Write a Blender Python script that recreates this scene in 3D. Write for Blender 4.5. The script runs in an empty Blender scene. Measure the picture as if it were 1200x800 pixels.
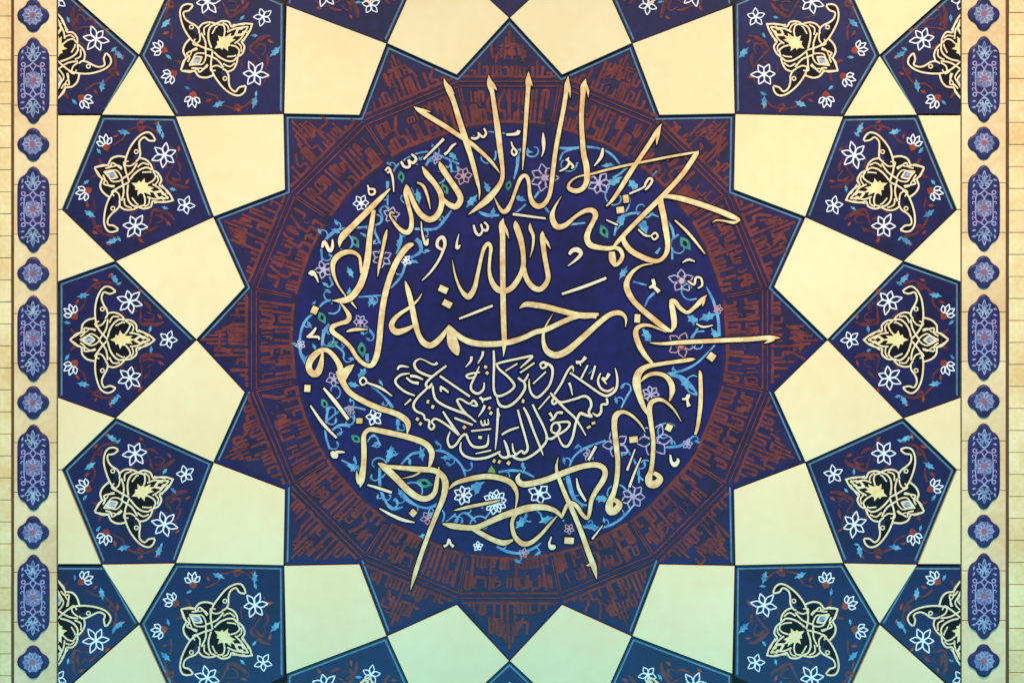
import bpy, bmesh, math, random
from mathutils import Vector, Matrix

random.seed(7)
SC = bpy.context.scene
COL = SC.collection
S = 0.0025                    # metres per unit of the drawing grid (panel 3 m x 2 m)
PI = math.pi

# ------------------------------------------------------------------ camera
cam_d = bpy.data.cameras.new("camera")
cam = bpy.data.objects.new("camera", cam_d)
COL.objects.link(cam)
cam_d.sensor_width = 36.0
cam_d.sensor_fit = 'HORIZONTAL'
cam_d.lens = 72.0
cam.location = (0.0, -6.0, 0.0)
cam.rotation_euler = (PI / 2, 0, 0)
cam_d.clip_end = 200
SC.camera = cam

# ------------------------------------------------------------------ light
w = bpy.data.worlds.new("World"); SC.world = w; w.use_nodes = True
bgn = w.node_tree.nodes.get('Background')
bgn.inputs[0].default_value = (0.80, 0.88, 1.0, 1)
bgn.inputs[1].default_value = 0.25


def aim(o, target):
    d = Vector(target) - o.location
    o.rotation_euler = d.to_track_quat('-Z', 'Y').to_euler()


def lamp(name, kind, loc, target, energy, color, **kw):
    d = bpy.data.lights.new(name, kind)
    d.energy = energy; d.color = color
    for k, v in kw.items(): setattr(d, k, v)
    o = bpy.data.objects.new(name, d); COL.objects.link(o)
    o.location = loc; aim(o, target)
    return o


for kx, ke in ((-1.5, 1230), (-0.5, 815), (0.5, 860), (1.5, 1360)):
    lamp("key_lamp", 'SPOT', (kx, -4.4, 4.6), (kx, 0, 0.38), ke, (1.0, 0.855, 0.72),
         spot_size=math.radians(27.8), spot_blend=1.0, shadow_soft_size=0.2)
lamp("low_lamp", 'AREA', (0, -2.0, -1.5), (0, 0, -1.1), 60, (0.05, 0.74, 1.0),
     shape='RECTANGLE', size=5.0, size_y=0.5)

vs = SC.view_settings
vs.view_transform = 'Standard'; vs.look = 'None'; vs.exposure = 0.0; vs.gamma = 1.0
vs.use_curve_mapping = False


# ------------------------------------------------------------------ materials
def lin(c):
    return tuple(((v / 255) / 12.92 if v / 255 <= .04045 else ((v / 255 + .055) / 1.055) ** 2.4) for v in c)


def mat(name, rgb, rough=0.38, var=0.10, scale=9.0, bump=0.05, fine=60.0, hue=0.0, spec=0.4, rgb2=None, mixf=0.45):
    m = bpy.data.materials.new(name); m.use_nodes = True
    nt = m.node_tree; N = nt.nodes; L = nt.links
    b = N.get('Principled BSDF')
    tc = N.new('ShaderNodeTexCoord')
    geo = N.new('ShaderNodeNewGeometry')
    n1 = N.new('ShaderNodeTexNoise'); n1.inputs['Scale'].default_value = scale; n1.inputs['Detail'].default_value = 5
    n2 = N.new('ShaderNodeTexNoise'); n2.inputs['Scale'].default_value = fine; n2.inputs['Detail'].default_value = 3
    L.new(geo.outputs['Position'], n1.inputs['Vector']); L.new(geo.outputs['Position'], n2.inputs['Vector'])
    mx = N.new('ShaderNodeMix'); mx.data_type = 'FLOAT'
    mx.inputs[0].default_value = mixf
    L.new(n1.outputs['Fac'], mx.inputs[2]); L.new(n2.outputs['Fac'], mx.inputs[3])
    cr = N.new('ShaderNodeValToRGB')
    c = lin(rgb)
    cr.color_ramp.elements[0].position = 0.3; cr.color_ramp.elements[1].position = 0.7
    cr.color_ramp.elements[0].color = (c[0] * (1 - var + hue), c[1] * (1 - var), c[2] * (1 - var - hue), 1)
    cr.color_ramp.elements[1].color = (min(1, c[0] * (1 + var - hue)), min(1, c[1] * (1 + var)), min(1, c[2] * (1 + var + hue)), 1)
    L.new(mx.outputs[0], cr.inputs['Fac'])
    if rgb2:
        c2 = lin(rgb2)
        cr.color_ramp.elements[0].color = (*c, 1); cr.color_ramp.elements[1].color = (*c2, 1)
        cr.color_ramp.elements[0].position = 0.38; cr.color_ramp.elements[1].position = 0.62
    L.new(cr.outputs['Color'], b.inputs['Base Color'])
    b.inputs['Roughness'].default_value = rough
    b.inputs['Specular IOR Level'].default_value = spec
    if bump:
        bp = N.new('ShaderNodeBump'); bp.inputs['Strength'].default_value = bump; bp.inputs['Distance'].default_value = 0.004
        L.new(mx.outputs[0], bp.inputs['Height']); L.new(bp.outputs['Normal'], b.inputs['Normal'])
    return m


M = {
    'grout': mat('dark grout', (52, 42, 36), .9, .2),
    'cream': mat('cream glazed tile', (242, 212, 160), .42, .035, 2.4, .05, 26, rgb2=(244, 222, 174), mixf=.3),
    'strip': mat('cream border tile', (226, 186, 136), .45, .05, 5.0, .05, 50, rgb2=(242, 216, 168), mixf=.3),
    'brick': mat('yellow cream brick', (232, 190, 128), .6, .05, 6.0, .12, 70, rgb2=(248, 226, 172), mixf=.3),
    'trim': mat('brown trim', (116, 70, 40), .5, .2, 20),
    'navy': mat('navy glaze', (13, 15, 58), .44, .2, 6.0, .12, 50, spec=.4, rgb2=(21, 22, 80)),
    'navy_star': mat('violet navy glaze', (14, 14, 62), .44, .2, 6.0, .12, 50, spec=.38, rgb2=(22, 21, 90)),
    'teal': mat('teal glaze line', (74, 108, 124), .4, .2, 12, rgb2=(96, 132, 150)),
    'dark': mat('black outline glaze', (9, 7, 18), .5, .15, spec=.2),
    'gold': mat('gold cream glaze', (224, 168, 112), .4, .07, 18, .08, 60, rgb2=(248, 222, 168)),
    'script': mat('pale cream glaze', (240, 204, 176), .4, .06, 18, .06, 60, rgb2=(244, 226, 194)),
    'ornament': mat('ornament cream glaze', (240, 204, 158), .4, .08, 20, .06, 70, rgb2=(242, 224, 184)),
    'yellow': mat('yellow glaze', (240, 204, 140), .4, .1, 40, rgb2=(244, 224, 168)),
    'brown': mat('terracotta glaze', (86, 36, 44), .5, .28, 16, .08, 60, spec=.3, rgb2=(122, 52, 46)),
    'mauve': mat('dull mauve glaze', (56, 30, 62), .5, .2, 22, .08, 60, spec=.34, rgb2=(82, 40, 60)),
    'rust': mat('rust glaze', (122, 46, 32), .42, .18, 30, rgb2=(150, 66, 40)),
    'umber': mat('umber glaze', (66, 28, 46), .42, .25, 30, rgb2=(106, 42, 44)),
    'white': mat('white glaze', (236, 234, 244), .36, .03, 30),
    'blue': mat('light blue glaze', (62, 116, 166), .38, .14, 40, rgb2=(108, 176, 200)),
    'vine': mat('vine blue glaze', (76, 122, 176), .38, .14, 40, rgb2=(118, 174, 206)),
    'green': mat('green glaze', (50, 118, 108), .38, .16, 40, rgb2=(76, 150, 122)),
    'plum': mat('plum ground glaze', (22, 16, 52), .46, .2, 8, .12, 50, spec=.4, rgb2=(36, 23, 76)),
    'lime': mat('yellow green glaze', (128, 148, 80), .38, .1, 40),
    'violet': mat('pale violet glaze', (166, 146, 180), .38, .1, 40, rgb2=(196, 182, 206)),
    'pink': mat('pink glaze', (184, 138, 150), .38, .12, 40),
    'cart': mat('cartouche blue glaze', (30, 32, 76), .5, .14, 16, spec=.3, rgb2=(44, 46, 98)),
    'cdecor': mat('cartouche pale blue glaze', (116, 132, 172), .45, .08, 60, rgb2=(166, 182, 208)),
    'cmed': mat('cartouche medallion glaze', (84, 84, 130), .42, .2, 90, rgb2=(134, 124, 160)),
    'cred': mat('cartouche red glaze', (170, 96, 110), .42, .15, 60),
    'cpink': mat('cartouche pink glaze', (168, 140, 184), .42, .15, 60, rgb2=(150, 160, 204)),
}


# ------------------------------------------------------------------ helpers
def P(x, y, h):
    """drawing grid (x right, y down, h out of the wall) to metres"""
    return Vector(((x - 600) * S, -h * S, (400 - y) * S))


def tag(o, label=None, cat=None, group=None, kind=None):
    if label: o['label'] = label
    if cat: o['category'] = cat
    if group: o['group'] = group
    if kind: o['kind'] = kind
    return o


def empty(name, loc, ry=0.0):
    o = bpy.data.objects.new(name, None); o.empty_display_size = 0.05
    o.location = loc; o.rotation_euler = (0, ry, 0)
    COL.objects.link(o)
    return o


def link(name, bm, mats, parent=None, origin=None):
    """link a bmesh as one object; mesh vertices are in world space unless origin is given"""
    me = bpy.data.meshes.new(name)
    if origin is not None:
        bmesh.ops.translate(bm, verts=bm.verts, vec=-origin)
    bm.to_mesh(me); bm.free()
    for m in (mats if isinstance(mats, (list, tuple)) else [mats]): me.materials.append(M[m])
    o = bpy.data.objects.new(name, me); COL.objects.link(o)
    if parent: o.parent = parent
    elif origin is not None: o.location = origin
    return o


def area(pts):
    return sum(pts[i][0] * pts[(i + 1) % len(pts)][1] - pts[(i + 1) % len(pts)][0] * pts[i][1] for i in range(len(pts))) / 2


def offset(pts, d):
    """move every edge of a polygon inwards by d"""
    s = 1 if area(pts) > 0 else -1
    n = len(pts); out = []
    for i in range(n):
        a, b, c = Vector(pts[i - 1]), Vector(pts[i]), Vector(pts[(i + 1) % n])
        e1 = (b - a).normalized(); e2 = (c - b).normalized()
        n1 = Vector((-e1.y, e1.x)) * s; n2 = Vector((-e2.y, e2.x)) * s
        mvec = n1 + n2
        k = max(0.35, 1 + n1.dot(n2))
        out.append(tuple(b + mvec * (d / k)))
    return out


def prism(bm, pts, h0, h1, bev=0.0, mi=0, PF=P):
    n = len(pts)
    rings = [[bm.verts.new(PF(x, y, h0)) for x, y in pts]]
    if bev:
        rings.append([bm.verts.new(PF(x, y, h1 - bev)) for x, y in pts])
        for f in (0.35, 1.0):
            q = offset(pts, bev * (0.3 if f < 1 else 1.0))
            rings.append([bm.verts.new(PF(x, y, h1 - (bev * 0.3 if f < 1 else 0))) for x, y in q])
    else:
        rings.append([bm.verts.new(PF(x, y, h1)) for x, y in pts])
    fs = []
    for r0, r1 in zip(rings, rings[1:]):
        for i in range(n):
            j = (i + 1) % n
            fs.append(bm.faces.new((r0[i], r0[j], r1[j], r1[i])))
    top = bm.faces.new(rings[-1]); fs.append(top)
    for f in fs: f.material_index = mi
    if n > 4:
        top.normal_update()
        bmesh.ops.triangulate(bm, faces=[top], ngon_method='EAR_CLIP')
    return fs


def spline(pts, sub=5):
    if len(pts) < 3:
        (x0, y0, w0), (x1, y1, w1) = pts
        return [(x0 + (x1 - x0) * t / 3, y0 + (y1 - y0) * t / 3, w0 + (w1 - w0) * t / 3) for t in range(4)]
    out = []
    n = len(pts)
    for i in range(n - 1):
        p0 = pts[max(i - 1, 0)]; p1 = pts[i]; p2 = pts[i + 1]; p3 = pts[min(i + 2, n - 1)]
        for k in range(sub):
            t = k / sub
            q = []
            for a in range(3):
                m1 = (p2[a] - p0[a]) * .5; m2 = (p3[a] - p1[a]) * .5
                if a == 2: m1 *= .6; m2 *= .6
                t2 = t * t; t3 = t2 * t
                q.append((2 * t3 - 3 * t2 + 1) * p1[a] + (t3 - 2 * t2 + t) * m1 + (-2 * t3 + 3 * t2) * p2[a] + (t3 - t2) * m2)
            out.append(tuple(q))
    out.append(tuple(pts[-1]))
    return out


def ribbon(bm, pts, h, crown=0.15, base=None, mi=0, closed=False, grow=0.0, ext=0.0, sub=5, PF=P, smooth=True):
    """a stroke of varying width lying on the wall; with base it gets side walls down to that height"""
    if closed: pts = list(pts) + [pts[0]]
    sp = spline(pts, sub) if smooth else list(pts)
    if ext and len(sp) > 1:
        a, b = sp[0], sp[1]; l = math.hypot(a[0] - b[0], a[1] - b[1]) or 1
        sp[0] = (a[0] + (a[0] - b[0]) / l * ext, a[1] + (a[1] - b[1]) / l * ext, a[2])
        a, b = sp[-1], sp[-2]; l = math.hypot(a[0] - b[0], a[1] - b[1]) or 1
        sp[-1] = (a[0] + (a[0] - b[0]) / l * ext, a[1] + (a[1] - b[1]) / l * ext, a[2])
    n = len(sp); rows = []
    for i, (x, y, wd) in enumerate(sp):
        a = sp[max(i - 1, 0)]; b = sp[min(i + 1, n - 1)]
        if closed and i in (0, n - 1): a = sp[n - 2]; b = sp[1]
        tx, ty = b[0] - a[0], b[1] - a[1]; l = math.hypot(tx, ty) or 1
        nx, ny = -ty / l, tx / l
        hw = max(wd, .3) / 2 + grow
        hh = h + 0.05 * i / n
        L_ = (x - nx * hw, y - ny * hw); R_ = (x + nx * hw, y + ny * hw)
        row = []
        if base is not None: row.append(bm.verts.new(PF(*L_, base)))
        row += [bm.verts.new(PF(*L_, hh)), bm.verts.new(PF(x, y, hh + crown)), bm.verts.new(PF(*R_, hh))]
        if base is not None: row.append(bm.verts.new(PF(*R_, base)))
        rows.append(row)
    for r0, r1 in zip(rows, rows[1:]):
        for k in range(len(r0) - 1):
            f = bm.faces.new((r0[k], r1[k], r1[k + 1], r0[k + 1])); f.material_index = mi; f.smooth = False
    if base is not None and not closed:
        for r in (rows[0], rows[-1]):
            f = bm.faces.new(r); f.material_index = mi


def parse(s, w0=3.0):
    strokes = []
    for part in s.split('|'):
        pts = []; wd = w0
        for tok in part.split():
            v = [float(q) for q in tok.split(',')]
            if len(v) > 2: wd = v[2]
            pts.append((v[0], v[1], wd))
        strokes.append(pts)
    return strokes


def rect_pts(cx, cy, a, b, rot=0):
    r = math.radians(rot); c, s_ = math.cos(r), math.sin(r)
    return [(cx + x * c - y * s_, cy + x * s_ + y * c) for x, y in ((-a / 2, -b / 2), (a / 2, -b / 2), (a / 2, b / 2), (-a / 2, b / 2))]


def circle_pts(cx, cy, r, n=12, w=None, a0=0):
    return [(cx + r * math.cos(a0 + 2 * PI * i / n), cy + r * math.sin(a0 + 2 * PI * i / n)) + ((w,) if w else ()) for i in range(n)]


def petal(cx, cy, ang, r0, r1, wd, line, pointed=True):
    """closed outline of one petal"""
    c, s_ = math.cos(ang), math.sin(ang)
    prof = [(0, 0), (.28, .40), (.56, .5), (.8, .27), (1.04, 0), (.8, -.27), (.56, -.5), (.28, -.40)]
    return [(cx + (r0 + (r1 - r0) * u) * c - v * wd * s_, cy + (r0 + (r1 - r0) * u) * s_ + v * wd * c, line) for u, v in prof]


def leaf_poly(cx, cy, r, ang):
    """three-lobed pointed leaf on a short stalk"""
    prof = [(1.75, .08), (1.0, .32), (.72, .74), (.3, .5), (.0, .52), (-.35, .8), (-.5, .34), (-1.15, .16), (-1.5, 0), (-.7, -.2), (-.45, -.56), (.05, -.44), (.5, -.62), (.9, -.24)]
    c, s_ = math.cos(math.radians(ang)), math.sin(math.radians(ang))
    return [(cx + r * (u * c - v * s_), cy + r * (u * s_ + v * c)) for u, v in prof]


# ------------------------------------------------------------------ layout of the star pattern
CX, CY = 597.0, 398.0
TIP_R = {0: 373, 8: 367, 4: 376, 12: 377, 2: 374, 6: 374, 10: 374, 14: 374}
H_CREAM = 0.0                  # face of the cream tiles
H_BLUE = -3.9                  # face of the blue panels, set back
H_BACK = -14.0


def polar(r, deg):             # deg clockwise from the right, as seen
    a = math.radians(deg)
    return (CX + r * math.cos(a), CY + r * math.sin(a))


def tip(k): return polar(TIP_R.get(k % 16, 375.5), 22.5 * (k % 16))
def notch(k): return polar(316, 22.5 * k + 11.25)      # between tip k and tip k+1
def outer(k): return polar(471, 22.5 * k + 11.25)


ORD = ['first', 'second', 'third', 'fourth', 'fifth', 'sixth', 'seventh', 'eighth', 'ninth', 'tenth', 'eleventh',
       'twelfth', 'thirteenth', 'fourteenth', 'fifteenth', 'sixteenth']


def clock(k): return (k - 12) % 16     # steps clockwise from the top point


# ------------------------------------------------------------------ backing wall
bm = bmesh.new()
prism(bm, [(-260, -260), (1460, -260), (1460, 1060), (-260, 1060)], H_BACK - 60, H_BACK, 0)
tag(link('wall', bm, 'grout'), kind='structure')
bm = bmesh.new()      # plain plaster of the wall above and below the tiled field
for ya, yb in ((-250, -72), (868, 1050)):
    prism(bm, [(16, ya), (1179, ya), (1179, yb), (16, yb)], H_BACK, H_BACK + 4, 0)
tag(link('plaster_wall', bm, 'strip'), kind='structure')

# ------------------------------------------------------------------ brick edges and border strips
Y0, Y1 = -150, 950
for side, (xa, xb), off in (('left', (-200, 13.2), 19.0), ('right', (1182.2, 1400), 15.0)):
    bm = bmesh.new()
    y = off - 25.75 * 7; r = 0
    while y < Y1:
        if side == 'left': e = [xb, xb - 62 - 30 * (r % 2)]; step = -70
        else: e = [xa, xa + 62 + 30 * (r % 2)]; step = 70
        x0 = e[0]; x1 = e[1]
        while (x0 > xa if side == 'left' else x0 < xb):
            a, b = min(x0, x1), max(x0, x1)
            hh = H_CREAM - .4 + random.uniform(-.5, .5)
            prism(bm, [(a + .3, y + .35), (b - .3, y + .35), (b - .3, y + 25.4), (a + .3, y + 25.4)], H_BACK, hh, .5)
            x0 = x1; x1 = x1 + step
        y += 25.75; r += 1
    tag(link('brick_wall', bm, 'brick', origin=None),
        'narrow column of yellowish cream bricks along the %s edge of the photo' % side, 'brick wall')

ROWC = [94.5, 245.5, 396.5, 547.5, 699.5]       # cartouche centres
ROWQ = [18.5, 169.5, 320.5, 471.5, 623.5, 775]  # quatrefoil centres
for side, xa, xb, dy in (('left', 16.4, 66.3, 0), ('right', 1127.2, 1178.6, -2)):
    root = empty('border_strip', P((xa + xb) / 2, Y1, 0)); org = root.location.copy()
    tag(root, 'cream tile border strip holding blue cartouches at the %s of the star pattern' % side, 'tile border')
    bm = bmesh.new()
    ys = [Y0]
    for c in [ROWC[0] - 151] + ROWC + [ROWC[-1] + 151]: ys += [c - 29 + dy, c + 29 + dy]
    ys.append(Y1)
    for a, b in zip(ys, ys[1:]):
        prism(bm, [(xa, a + .35), (xb, a + .35), (xb, b - .35), (xa, b - .35)], H_BACK, H_CREAM + random.uniform(-.15, .15), .45)
    link('strip_tiles', bm, 'strip', root, org)
    bm = bmesh.new()
    t0, t1 = (14.0, 15.9) if side == 'left' else (1179.1, 1181.4)
    prism(bm, [(t0, Y0), (t1, Y0), (t1, Y1), (t0, Y1)], H_BACK, H_CREAM - 1.2, .3)
    link('trim_line', bm, 'trim', root, org)

# ------------------------------------------------------------------ cartouches and quatrefoils
half = [(0, -50.5), (3.5, -49.2), (6.2, -46.4), (8.2, -42.6), (10.4, -40.2), (13.6, -38.6), (16.4, -35.6), (18.2, -31), (18.8, -25), (19, 0)]
CART = [(x, y) for x, y in half] + [(x, -y) for x, y in half[-2::-1]] + [(-x, -y) for x, y in half[1:-1]] + [(-19, 0)] + [(-x, y) for x, y in half[-2:0:-1]]
qh = [(0, -19.5), (4, -18.6), (7.2, -15.6), (9.2, -11.6), (12, -9.2), (15.6, -7.2), (18, -4), (19, 0)]
QUAT = qh + [(x, -y) for x, y in qh[-2::-1]] + [(-x, -y) for x, y in qh[1:-1]] + [(-19, 0)] + [(-x, y) for x, y in qh[-2:0:-1]]


def Q(x, y, h): return Vector((x * S, -h * S, -y * S))       # local drawing frame


def palmette_mesh(sy):
    bm = bmesh.new()
    for a, r in ((-90, 15), (-58, 12.5), (-122, 12.5), (-22, 9.8), (-158, 9.8), (12, 6), (168, 6)):
        an = math.radians(a)
        ribbon(bm, petal(0, sy * -28, sy * an, 1.2, r, 4.4, 1.15), 3.3 + random.uniform(0, .06), .06, closed=True, sub=2, PF=Q)
    ribbon(bm, [(0, sy * -29, 2), (0, sy * -34, 2.6), (0, sy * -39, .6)], 3.45, .1, PF=Q)
    ribbon(bm, [(-5, sy * -25, 1.2), (0, sy * -22, 2), (5, sy * -25, 1.2)], 3.5, .1, PF=Q)
    return bm


def make_cartouche():
    root = empty('cartouche', P(0, 0, H_CREAM))
    bm = bmesh.new(); prism(bm, CART, -3, 3.0, 2.2, PF=Q); link('plate', bm, 'cart', root)
    for sy in (1, -1): link('palmette', palmette_mesh(sy), 'cdecor', root)
    bm = bmesh.new()
    for sx in (1, -1):
        for sy in (1, -1):
            ribbon(bm, [(0, sy * -21, 1.4), (sx * 4, sy * -17, 1.6), (sx * 9.5, sy * -14, 1.5), (sx * 10.5, 0, 1.3)], 3.3 + .03 * (sx + 2 * sy), .08, PF=Q)
            ribbon(bm, [(sx * 4, sy * -17, 1.2), (sx * 1, sy * -13, 1.4), (0, sy * -10.5, 1.0)], 3.32, .08, PF=Q)
            ribbon(bm, circle_pts(sx * 11.2, sy * -18.2, 2.2, 8, 1.5), 3.36, .08, closed=True, sub=2, PF=Q)
    for sx in (1, -1):
        for yy in (-12, -6, 6, 12):
            ribbon(bm, [(sx * 10.4, yy, .9), (sx * 13, yy - 1.6, 1.1), (sx * 14.2, yy + .6, .9), (sx * 12.8, yy + 1.6, .7)], 3.34, .06, PF=Q)
        for yy in (-33, -26, 26, 33):
            prism(bm, leaf_poly(sx * 12.4, yy, 1.9, 40 * sx + yy), 2.9, 3.3, 0, PF=Q)
    link('scroll_frame', bm, 'cpink', root)
    bm = bmesh.new(); prism(bm, circle_pts(0, 0, 10.5, 24), 2.9, 3.25, 0, PF=Q); med = link('medallion', bm, 'cmed', root)
    bm = bmesh.new()
    for i in range(8):
        ribbon(bm, petal(0, 0, 2 * PI * i / 8, 3, 10.6, 4.2, .85), 3.42 + .01 * i, .08, closed=True, sub=2, PF=Q)
    link('rosette', bm, 'cdecor', med)
    bm = bmesh.new()
    for i in range(6): prism(bm, circle_pts(3.6 * math.cos(PI * i / 3), 3.6 * math.sin(PI * i / 3), 1.15, 7), 3.3, 3.6 + .01 * i, 0, PF=Q)
    prism(bm, circle_pts(0, 0, 1.9, 9), 3.3, 3.7, 0, PF=Q)
    link('centre_flower', bm, 'cred', med)
    return root


def make_quatrefoil():
    root = empty('quatrefoil', P(0, 0, H_CREAM))
    bm = bmesh.new(); prism(bm, QUAT, -3, 3.0, 2.4, PF=Q); link('plate', bm, 'cart', root)
    bm = bmesh.new(); prism(bm, circle_pts(0, 0, 11.2, 24), 2.9, 3.25, 0, PF=Q); med = link('medallion', bm, 'cmed', root)
    bm = bmesh.new()
    for i in range(10):
        ribbon(bm, petal(0, 0, 2 * PI * i / 10, 3.4, 11.6, 4.0, .9), 3.42 + .01 * i, .08, closed=True, sub=2, PF=Q)
    link('rosette', bm, 'cdecor', med)
    bm = bmesh.new()
    for i in range(5): prism(bm, circle_pts(2.7 * math.cos(PI * i * .4), 2.7 * math.sin(PI * i * .4), 1.2, 7), 3.3, 3.6 + .01 * i, 0, PF=Q)
    prism(bm, circle_pts(0, 0, 1.5, 9), 3.3, 3.72, 0, PF=Q)
    link('centre_flower', bm, 'cred', med)
    return root


def copy_tree(o, parent=None):
    c = o.copy(); COL.objects.link(c); c.parent = parent
    for ch in list(o.children): copy_tree(ch, c)
    return c


proto = make_cartouche(); used = False
for side, cx, dy in (('left', 39.3, 0), ('right', 1152.8, -1.5)):
    for i, cy in enumerate(ROWC):
        o = copy_tree(proto) if used else proto
        used = True
        o.location = P(cx, cy + dy, H_CREAM)
        tag(o, 'tall blue cartouche with palmettes in the %s border strip, %s from the top' % (side, ORD[i]), 'cartouche', 'cartouches in the border strips')
proto = make_quatrefoil(); used = False
for side, cx, dy in (('left', 39.0, 0), ('right', 1152.6, -1.5)):
    for i, cy in enumerate(ROWQ):
        o = copy_tree(proto) if used else proto
        used = True
        o.location = P(cx, cy + dy, H_CREAM)
        tag(o, 'small blue four-lobed rosette tile in the %s border strip, %s from the top' % (side, ORD[i]), 'quatrefoil', 'quatrefoils in the border strips')

# ------------------------------------------------------------------ cream tiles
BL, BR = 67.3, 1126.2           # inner edges of the border strips


def cream(name, pts, label, group):
    q = offset(pts, .55)
    cx = sum(p[0] for p in q) / len(q); cy = sum(p[1] for p in q) / len(q)
    bm = bmesh.new(); prism(bm, q, H_BACK, H_CREAM + random.uniform(-.12, .12), .5)
    o = link(name, bm, 'cream', None, P(cx, cy, H_BACK))
    tag(o, label, 'tile', group)
    return o


for k in range(16):
    i = clock(k)
    cream('kite_tile', [notch(k), tip(k + 1), outer(k), tip(k)],
          'plain cream kite tile filling the %s star notch clockwise from the top' % ORD[i], 'cream kite tiles around the star')


def mir(p, sx, sy):
    x, y = p
    return (x if sx > 0 else 2 * CX - x, y if sy > 0 else 2 * CY - y)


E1, E2 = polar(546, 202.5 - 6.3), polar(546, 202.5 + 6.3)


def clipx(p): return (min(max(p[0], BL), BR), p[1])


for sx, sn in ((1, 'left'), (-1, 'right')):
    for sy, tn in ((1, 'upper'), (-1, 'lower')):
        f = lambda pts: [clipx(mir(p, sx, sy)) for p in pts]
        cream('edge_tile', f([(60, 330.4), outer(8), E1, (60, E1[1])]),
              'small cream wedge tile at the %s border, just %s the middle pentagon' % (sn, 'above' if sy > 0 else 'below'), 'small cream tiles between the pentagons')
        cream('edge_tile', f([(60, E1[1]), E1, E2, (60, E2[1])]),
              'cream tile at the %s border between corner panel and next pentagon, %s half' % (sn, tn), 'small cream tiles between the pentagons')
        cream('triangle_tile', f([(163, 65), E2, outer(9)]),
              'small cream triangle tile between three blue panels, %s %s' % (tn, sn), 'small cream tiles between the pentagons')
        cream('triangle_tile', f([(163, 65), (67, -20), (216, -50)]),
              'cream tile cut by the photo edge between two blue panels, %s %s' % (tn, sn), 'small cream tiles between the pentagons')

# ------------------------------------------------------------------ floral pentagon panels
# ornament drawn once in a frame with p along the axis (outer edge -> point) and q across it, both halves mirrored
ARAB = """67.4,-56.8,1.9 63,-61 56.7,-62.4 50.5,-58 46,-49 43.6,-37 43.6,-24 46.7,-14 53,-5.5 58,-.5
|67.4,-56.2,1.9 60.5,-54 54,-55.5 51,-49 53,-42 57,-35.5 58,-29 55.5,-25
|58,-30.5,1.9 65.5,-32 73,-29 78,-23 72,-24 65.5,-20 60.5,-12 58,-3
|78.6,-23,2 85.5,-22.4 92,-17 92,-10.5 98,-9 107,-5 114,.7
|79,-22,1.7 84,-18 83,-12 79,-7|85,-20,1.5 88.5,-15 87,-9
|43,-25.5,2 34,-23 28,-17 27,-9 22,-7 14,0
|44,-10.5,1.7 35.5,-13 30.5,-13 31,-8 26,-4
|25.5,0,1.5 33,-4 39,-7 45.5,-4 49,0|49,-1,1.8 56,-12 58,-24|46,-16,1.6 52,-18 56,-24|84,-8,1.7 93,-7 101,-3 108,0|90,0,2.6 97,-4 100,-2 103,-3.6|29,0,1.8 36,-4.4 43,0|47,-13,1.4 43,-19 48,-22|60,-20,1.6 64,-27 72,-27
|68,-16,1.5 75,-20 78,-20|17,-2,1.2 26,-8 33,-9.4 38,-13 44,-12|94,-12,1.2 100,-8 106,-4"""
YEL = [(58, 0), (65, -3), (66.5, -7.5), (70, -6), (72.4, -14), (75.4, -8.4), (80.5, -9), (80, -5.4), (90, -6), (86.5, -2), (95, 0)]
YEL = [(74 + (x - 74) * .84, y * .8) for x, y in YEL]
YEL = YEL + [(x, -y) for x, y in YEL[-2:0:-1]]
DARKP = [(15, 0), (22, -6), (28, -16), (36, -22), (44, -25), (51, -24), (58, -30), (70, -31), (78, -23), (90, -17), (96, -9), (112, 0)]
DARKP = DARKP + [(x, -y) for x, y in DARKP[-2:0:-1]]
FL_WHITE = [(83.6, -44), (83.6, 44)]


def PQ(p, q, h): return Vector((p * S, -h * S, q * S))


def flower_mesh(cx, cy, n, r0, r1, wd, line, a0, h, PF, jitter=0.0):
    bm = bmesh.new()
    for i in range(n):
        a = a0 + 2 * PI * i / n
        ribbon(bm, petal(cx, cy, a, r0, r1 * (1 + random.uniform(-jitter, jitter)), wd, line), h + .015 * i, .08, closed=True, sub=2, PF=PF)
    prism(bm, circle_pts(cx, cy, r0 + line * .7, 8), h - .3, h + .2, 0, PF=PF)
    return bm


def edge_lines(poly, skip, root, PF, org):
    """the teal line just inside the edges, one part for each unbroken run"""
    n = len(poly); a = offset(poly, 2.9); b = offset(poly, 4.9)
    start = next((i for i in range(n) if (i - 1) % n in skip and i not in skip), 0)
    runs = []; cur = []
    for q in range(n):
        i = (start + q) % n
        if i in skip:
            if cur: runs.append(cur); cur = []
        else: cur.append(i)
    if cur: runs.append(cur)
    for run in runs:
        bm = bmesh.new()
        ids = run + [(run[-1] + 1) % n]
        va = [bm.verts.new(PF(*a[i], H_BLUE + .35)) for i in ids]; vb = [bm.verts.new(PF(*b[i], H_BLUE + .35)) for i in ids]
        for q in range(len(run)): bm.faces.new((va[q], va[q + 1], vb[q + 1], vb[q]))
        link('border_line', bm, 'teal', root, org)


def jit(st, a): return [(x + random.uniform(-a, a), y + random.uniform(-a, a), wd) for x, y, wd in st]


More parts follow.
